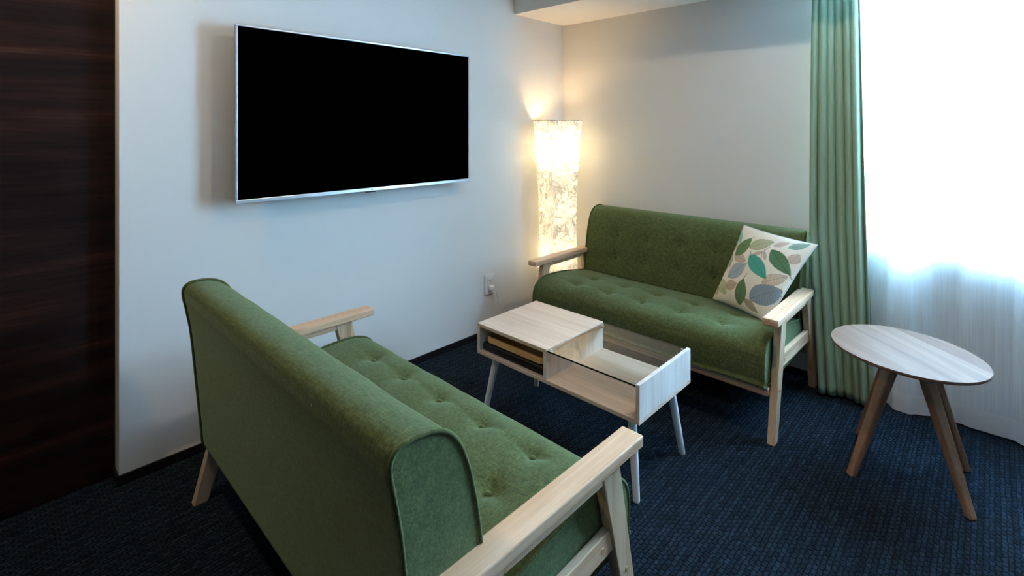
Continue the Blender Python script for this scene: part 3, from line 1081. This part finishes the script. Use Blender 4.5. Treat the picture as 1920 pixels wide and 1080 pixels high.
# ------------------------------------------------------------------ floor lamp
def floor_lamp():
    cx, cy = 0.156, -0.260
    root = empty('floor_lamp', (cx, cy, 0), math.radians(-20))
    tag(root, 'tall glowing mottled paper floor lamp in the room corner', 'floor lamp')
    H0, H1 = 0.03, 1.302
    HS = 0.116
    def sc(z):
        t = (z - H0) / (H1 - H0)
        # drawn in around the middle
        return 1.0 - 0.20 * math.sin(math.pi * min(1, max(0, t))) ** 1.1 - 0.06 * (1 - t)
    NZ, NS = 60, 10
    V, F = [], []
    for k in range(NZ + 1):
        z = H0 + (H1 - H0) * k / NZ
        h = HS * sc(z)
        r = 0.006
        for s in range(4):
            a = s * math.pi / 2
            for i in range(NS):
                t = -1 + 2 * i / NS
                x, y = h, h * t
                # paper sags a little between the corner wires
                x -= 0.004 * (1 - t * t)
                V.append((x * math.cos(a) - y * math.sin(a), x * math.sin(a) + y * math.cos(a), z))
    n = 4 * NS
    for k in range(NZ):
        for i in range(n):
            j = (i + 1) % n
            F.append((k * n + i, k * n + j, (k + 1) * n + j, (k + 1) * n + i))
    o = from_py('paper_shade', V, F, M['washi'], root, True)
    fix_normals(o)
    bm = bmesh.new(); bm.from_mesh(o.data)
    for e in bm.edges:
        if len(e.link_faces) == 2 and e.calc_face_angle(0) > 0.8: e.smooth = False
    bm.to_mesh(o.data); bm.free()
    for z in (H0, H1):
        h = HS * sc(z)
        nm = 'rim_wire'
        pts = []
        for a, b in (((-h, -h), (h, -h)), ((h, -h), (h, h)), ((h, h), (-h, h)), ((-h, h), (-h, -h))):
            for i in range(6):
                t = i / 6
                pts.append((a[0] + (b[0] - a[0]) * t, a[1] + (b[1] - a[1]) * t, z))
        tube(nm, pts, 0.0022, M['wire'], root, True, 8)
    hb = HS * sc(H0)
    box('base_plate', (-0.085, -0.085, 0.0), (0.085, 0.085, 0.014), M['steel'], root, 0.004)
    rod('pole', (0, 0, 0.0142), (0, 0, 1.0), 0.007, 0.007, M['steel'], root, 14)
    for sx_ in (-1, 1):
        rod('shade_strut', (sx_ * 0.06, 0, 0.0142), (sx_ * (hb - 0.006), 0, H0), 0.003, 0.003, M['wire'], root, 8)
    for z in (0.30, 0.60, 0.97):  # middle bulb is added to brighten the dark band between the other two
        rod('bulb_socket', (0, 0, z), (0, 0, z + 0.05), 0.016, 0.016, M['steel'], root, 16)
        # bulb
        V, F = [], []
        n2, m2 = 16, 9
        for a in range(m2 + 1):
            ph = math.pi * a / m2
            for b in range(n2):
                th = 2 * math.pi * b / n2
                V.append((0.026 * math.sin(ph) * math.cos(th), 0.026 * math.sin(ph) * math.sin(th), z + 0.080 - 0.032 * math.cos(ph)))
        for a in range(m2):
            for b in range(n2):
                c = (b + 1) % n2
                F.append((a * n2 + b, a * n2 + c, (a + 1) * n2 + c, (a + 1) * n2 + b))
        from_py('bulb', V, F, M['bulb'], root, True)
        pl = bpy.data.lights.new('bulb_light', 'POINT')
        pl.energy = {0.30: 4.6, 0.60: 2.2, 0.97: 10.5}[z]
        pl.color = (1.0, 0.69, 0.36)
        pl.shadow_soft_size = 0.05
        po = bpy.data.objects.new('bulb_light', pl)
        po.parent = root
        po.location = (0.0, -0.0, z + 0.080 + 0.07)
        COL.objects.link(po)
    # cord to the outlet, in lamp space
    inv = Matrix.Translation((cx, cy, 0)) @ Matrix.Rotation(math.radians(-20), 4, 'Z')
    inv = inv.inverted()
    wpts = [(0.10, -0.36, 0.004), (0.075, -0.42, 0.004), (0.05, -0.50, 0.0045), (0.032, -0.575, 0.010), (0.026, -0.625, 0.050), (0.027, -0.655, 0.110),
            (0.033, -0.680, 0.180), (0.043, -0.700, 0.235), (0.052, -0.718, 0.267), (0.052, -0.7262, 0.2765), (0.046, -0.7295, 0.2825), (0.040, -0.7305, 0.2855)]
    pts = catmull([inv @ Vector(p) for p in [(0.12, -0.34, 0.006)] + wpts], 6)
    tube('power_cord', pts, 0.0024, M['cord'], root, False, 8)
    bm = bmesh.new()
    P = [inv @ Vector(p) for p in boxpts((0.0122, -0.744, 0.273), (0.040, -0.718, 0.301))]
    hexa(bm, P, 0.005, 3)
    from_bm('plug', bm, M['plastic'], root)
floor_lamp()

# ------------------------------------------------------------------ curtains
def cloth_sheet(name, fn, nu, nv, mat, parent):
    V = [fn(i / nu, j / nv) for j in range(nv + 1) for i in range(nu + 1)]
    F = [(j * (nu + 1) + i, j * (nu + 1) + i + 1, (j + 1) * (nu + 1) + i + 1, (j + 1) * (nu + 1) + i) for j in range(nv) for i in range(nu)]
    return from_py(name, V, F, mat, parent, True)

def drape():
    root = empty('curtain', (1.69, -0.105, 0.0))
    tag(root, 'sage green pleated curtain drawn aside at the window', 'curtain')
    zt, zb = 1.955, 0.012
    NF = 6.5
    def fn(u, v):
        z = zt + (zb - zt) * v
        f = (zt - z) / (zt - zb)
        xl = 1.592 - 0.008 * math.sin(math.pi * f) + 0.031 * max(0.0, (f - 0.62) / 0.38) ** 0.8
        xr = 1.782 + 0.050 * f ** 1.1
        amp = 0.020 + 0.016 * f
        ph = 2 * math.pi * NF * (u + 0.012 * math.sin(5 * u + 2.0 * f) + 0.01 * math.sin(17 * u))
        x = xl + (xr - xl) * u - (0.0080 + 0.0015 * math.sin(9 * u)) * (0.9 + 0.2 * f) * math.sin(ph)
        big = 0.85 + 0.3 * math.sin(7.3 * u + 1.0)
        y = -0.078 - 2.0 * amp * big * (math.sin(ph / 2) ** 2) ** 0.85 + 0.022 * max(0, u - 0.72) / 0.28
        zz = z
        if v > 0.999: zz = zb + 0.006 * (0.5 + 0.5 * math.sin(ph))
        return (x - 1.69, y + 0.105, zz)
    o = cloth_sheet('fabric', fn, 260, 60, M['drape'], root)
    sol = o.modifiers.new('thickness', 'SOLIDIFY')
    sol.thickness = 0.0016
drape()

SH_X0, SH_X1 = 1.735, 2.90
def sheer_y(x, z):
    f = (1.955 - z) / 1.943
    knots = [(1.64, -0.030), (1.74, -0.030), (1.83, -0.022), (1.865, -0.022), (1.90, -0.066), (1.945, -0.072), (1.985, -0.046), (2.03, -0.022),
             (2.10, -0.017), (2.16, -0.030), (2.22, -0.034), (2.27, -0.030), (2.305, -0.052), (2.34, -0.030), (2.42, -0.022), (2.50, -0.058), (2.58, -0.03),
             (2.68, -0.022), (2.76, -0.06), (2.86, -0.03), (2.96, -0.02), (3.05, -0.06), (3.15, -0.03), (3.25, -0.02), (3.35, -0.05), (3.45, -0.03)]
    for (a, ya), (b, yb) in zip(knots, knots[1:]):
        if a <= x <= b:
            t = (x - a) / (b - a)
            t = t * t * (3 - 2 * t)
            y = ya + (yb - ya) * t
            break
    else:
        y = -0.03
    small = 0.0035 * math.sin(x * 95 + 2 * math.sin(x * 13)) * (0.9 - 0.5 * f)
    mean = -0.038
    return mean + (y - mean) * (0.55 + 0.45 * f) + small

def sheer():
    root = empty('sheer_curtain', (2.2, -0.04, 0.0))
    tag(root, 'white translucent sheer curtain hanging across the bright window', 'curtain')
    zt, zb = 1.955, 0.010
    def bot(x):
        return zb + 0.004 * math.sin(x * 9)
    def fn(u, v):
        x = SH_X0 + (SH_X1 - SH_X0) * u
        z = zt + (bot(x) + 0.001 - zt) * v
        return (x - 2.2, sheer_y(x, z) + 0.04, z)
    cloth_sheet('voile', fn, 420, 50, M['sheer'], root)
    def fh(u, v):
        x = SH_X0 + (SH_X1 - SH_X0) * u
        z = bot(x) + 0.085 * (1 - v)
        return (x - 2.2, sheer_y(x, z) + 0.04 - 0.0025, z)
    cloth_sheet('hem', fh, 420, 4, M['hem'], root)
sheer()

def rail():
    root = empty('curtain_rail', (2.5, -0.09, 1.966))
    tag(root, 'slim white curtain rail fixed under the ceiling beam', 'rail')
    for y in (-0.105, -0.038):
        box('track', (1.56 - 2.5, y - 0.008 + 0.09, -0.009), (2.95 - 2.5, y + 0.008 + 0.09, 0.003), M['plastic'], root, 0.002)
    for x in (1.62, 2.05, 2.50, 2.90):
        box('bracket', (x - 0.012 - 2.5, -0.030, 0.0032), (x + 0.012 - 2.5, 0.066, 0.0128), M['plastic'], root)
rail()
